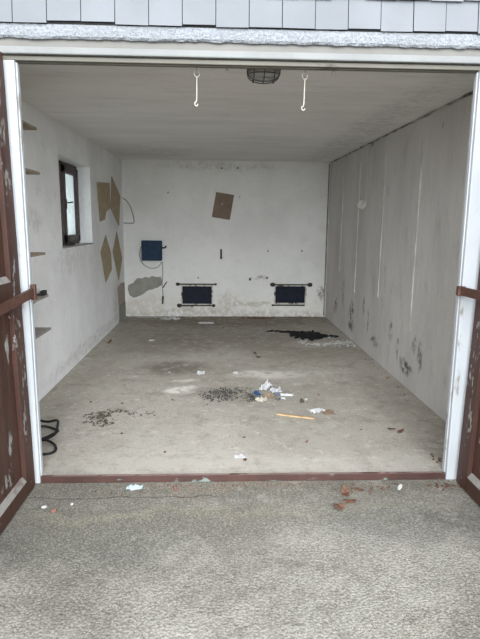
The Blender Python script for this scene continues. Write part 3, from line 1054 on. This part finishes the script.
def crumple(name, mat, x, y, sx, sy, h, seed, label, cat, z=0.0, group=None, rot=0.0):
    """crumpled sheet: a grid with folded relief and thickness, resting on the floor"""
    rnd = random.Random(seed)
    n = 9
    o3 = Vector((seed * 3.1, seed * 1.7, 0))
    top = [[None] * (n + 1) for _ in range(n + 1)]
    lo = 9
    g = []
    for i in range(n + 1):
        for j in range(n + 1):
            u, v = i / n - .5, j / n - .5
            q = Vector((u * 4, v * 4, 0)) + o3
            zz = abs(noise.noise(q)) * h * 1.6 + abs(noise.noise(q * 2.3)) * h * .6
            du = noise.noise(q * 1.3 + Vector((9, 0, 0))) * .22
            dv = noise.noise(q * 1.3 + Vector((0, 9, 0))) * .22
            g.append(((u + du) * sx, (v + dv) * sy, zz))
            lo = min(lo, zz)
    bm = bmesh.new()
    cs, sn = math.cos(rot), math.sin(rot)
    V1, V2 = [], []
    for (a, b, zz) in g:
        px, py = x + a * cs - b * sn, y + a * sn + b * cs
        V1.append(bm.verts.new((px, py, z + .0006 + zz - lo)))
        V2.append(bm.verts.new((px, py, z + .0018 + zz - lo)))
    m = n + 1
    for i in range(n):
        for j in range(n):
            q = (i * m + j, (i + 1) * m + j, (i + 1) * m + j + 1, i * m + j + 1)
            bm.faces.new([V2[k] for k in q])
            bm.faces.new([V1[k] for k in reversed(q)])
    per = [i * m for i in range(m)] + [n * m + j for j in range(1, m)] + [i * m + n for i in range(n - 1, -1, -1)] + [j for j in range(n - 1, 0, -1)]
    for a, b in zip(per, per[1:] + per[:1]):
        bm.faces.new((V1[a], V1[b], V2[b], V2[a]))
    return tag(done(bm, name, mat), label, cat, group)


crumple('crumpled_paper', M['paper'], 1.905, 1.66, .07, .16, .065, 3, 'tallest crumpled white paper in the litter mid-floor', 'paper', rot=-.5)
crumple('crumpled_paper', M['paper_grey'], 1.99, 1.58, .09, .08, .035, 5, 'crumpled greyish paper right of the tallest one mid-floor', 'paper', rot=.3)
crumple('paper_scrap', M['paper'], 2.07, 1.47, .10, .045, .015, 6, 'flat white scrap at the right edge of the mid-floor litter', 'paper', rot=-.2)
crumple('paper_scrap', M['paper_tan_light'], 1.845, 1.33, .08, .07, .025, 8, 'cream torn scrap at the near edge of the mid-floor litter', 'paper', rot=.7)
crumple('blue_wrapper', M['paper_blue'], 1.815, 1.50, .05, .09, .03, 9, 'small blue wrapper at the left of the mid-floor litter', 'wrapper', rot=.2)
crumple('brown_wrapper', M['paper_tan'], 1.92, 1.44, .08, .08, .03, 10, 'brown torn wrapper in the middle of the mid-floor litter', 'wrapper')
crumple('blue_grey_wrapper', M['paper_slate'], 1.99, 1.475, .05, .06, .02, 12, 'dull blue-grey scrap between brown wrapper and white scrap mid-floor', 'wrapper')
crumple('paper_scrap', M['paper'], 2.03, 1.385, .035, .045, .012, 13, 'tiny white scrap nearest the lath in the mid-floor litter', 'paper')
pile('litter_crumbs', M['grit'], [(1.76, 1.40, .05, .10, 30, .005, .012), (2.0, 1.36, .05, .04, 10, .004, .01)],
     'tiny dark crumbs around the mid-floor paper litter', 'crumbs', 18, .3, .004)

# wooden lath
bm = bmesh.new()
p0, p1 = Vector((1.935, 1.00, .002)), Vector((2.205, .905, .002))
dv = (p1 - p0)
nrm = Vector((-dv.y, dv.x, 0)).normalized()
pts = [p0 + nrm * .008, p0 - nrm * .007, p0 + dv * .5 - nrm * .013, p1 - nrm * .010, p1 + dv * .03 + nrm * .002, p1 + nrm * .010, p0 + dv * .5 + nrm * .009]
prism(bm, pts, (0, 0, .012))
tag(done(bm, 'wooden_lath', M['stick']), 'short pale bare wooden lath on the garage floor', 'wood stick')

crumple('folded_paper', M['paper'], 2.265, 1.075, .11, .08, .018, 21, 'white folded paper beside a brown scrap, right of the lath', 'paper', rot=.4)
crumple('cardboard_scrap', M['paper_tan'], 2.345, 1.045, .09, .10, .010, 22, 'round brown cardboard scrap touching white paper near the lath', 'cardboard')
crumple('paper_scrap', M['paper'], 1.615, .25, .055, .045, .006, 23, 'small flat white paper just inside the sill', 'paper', rot=.2)
crumple('paper_scrap', M['paper'], 1.308, 2.18, .07, .11, .012, 24, 'white scrap beyond the grit, behind a white floor stain', 'paper')
crumple('paper_scrap', M['paper'], 1.648, 2.18, .045, .045, .008, 25, 'tiny white scrap behind the grit', 'paper')
crumple('paper_scrap', M['paper'], 1.29, 4.88, .22, .10, .010, 26, 'pale strip lying near the back wall, before the left hatch', 'paper')
crumple('paper_scrap', M['paper'], .80, 5.22, .10, .20, .03, 27, 'white curled scrap near back wall, left of the left hatch', 'paper', rot=.6)
crumple('paper_scrap', M['paper'], .635, 3.68, .06, .05, .008, 28, 'tiny white scrap in the far left part of the floor', 'paper')

def leafobj(x, y, r, seed, mat, label, name='dead_leaf', z=0.0, group=None, curl=.5, cat='leaf', asp=1.6, thick=.002):
    rnd = random.Random(seed)
    bm = bmesh.new()
    flake(bm, x, y, z + .0005, r, rnd, curl, thick, 9, asp)
    return tag(done(bm, name, mat), label, cat, group)


leafobj(2.735, .675, .036, 1, M['leaf'], 'larger brown leaf on the floor near the right wall')
leafobj(2.785, .63, .024, 2, M['leaf'], 'smaller brown leaf on the floor touching the larger one')
leafobj(2.175, 1.29, .026, 3, M['leaf_grey'], 'dark clump between the paper litter and the folded paper', 'dirt_clump', cat='dirt clump', thick=.016, asp=1.2)
leafobj(2.22, 1.35, .012, 31, M['plaster_chip'], 'tiny pale chip behind the dark clump', 'plaster_chip', cat='chip', thick=.01)
leafobj(1.65, .205, .018, 4, M['leaf'], 'small brown leaf beside the white paper just inside the sill')
leafobj(1.93, 2.78, .035, 5, M['leaf'], 'dark leaf on the floor behind the pale stain', z=0)
leafobj(1.90, 2.95, .03, 6, M['leaf'], 'dark leaf farther back than the pale stain on the floor', z=0)
leafobj(1.10, 1.36, .020, 7, M['leaf'], 'tiny dark leaf left of the grit')
leafobj(.14, 3.52, .035, 8, M['leaf'], 'dark leaf on the floor at the foot of the left wall')
leafobj(1.66, .56, .012, 9, M['leaf'], 'tiny brown fleck between the sill paper and the lath')
# random small litter, each its own object
rnd = random.Random(99)
k = 0
while k < 26:
    x, y = rnd.uniform(.3, 3.0), rnd.uniform(.3, 5.0)
    dark = rnd.random() < .65
    leafobj(x, y, rnd.uniform(.006, .014), 200 + k, M['leaf'] if dark else M['plaster_chip'],
            'tiny dark brown crumb lying loose on the garage floor' if dark else 'tiny pale plaster crumb lying loose on the garage floor', 'floor_crumb',
            group='stray dark crumbs on the garage floor' if dark else 'stray pale crumbs on the garage floor', cat='crumb', thick=.004)
    k += 1

# outside litter on the apron
za = -0.04
leafobj(2.20, -.155, .030, 51, M['leaf'], 'upright brown leaf nearest the sill outside', z=za, asp=2.0)
leafobj(2.205, -.245, .034, 52, M['leaf'], 'middle brown leaf of the group outside the sill', z=za, asp=1.5)
leafobj(2.13, -.315, .032, 53, M['leaf'], 'brown leaf nearest the camera outside the sill', z=za, asp=1.8)
leafobj(2.29, -.115, .024, 54, M['leaf'], 'small brown leaf right of the others outside the sill', z=za, asp=1.5)
leafobj(2.53, -.105, .016, 55, M['plaster_chip'], 'tiny pale chip outside the sill, right side', 'plaster_chip', z=za, cat='chip')
crumple('blue_paper_scrap', M['cyan_paper'], 1.0, -.070, .085, .05, .012, 56, 'pale blue-white scrap outside beside the sill', 'paper', z=za)
leafobj(.622, -.318, .014, 57, M['brick_chip'], 'orange brick chip on the concrete outside, left', 'brick_chip', z=za, cat='chip', thick=.014, asp=1.2)
leafobj(.556, -.27, .012, 58, M['pebble'], 'white pebble outside nearest the left door', 'pebble', z=za, cat='pebble', thick=.008, asp=1.5, curl=.1)
leafobj(.695, -.245, .010, 59, M['pebble'], 'white pebble outside, right of the brick chip', 'pebble', z=za, cat='pebble', thick=.008, asp=1.2, curl=.1)
leafobj(1.24, -.09, .012, 60, M['brick_chip'], 'small brown chip outside beside the sill, left of centre', 'brick_chip', z=za, cat='chip', thick=.006)
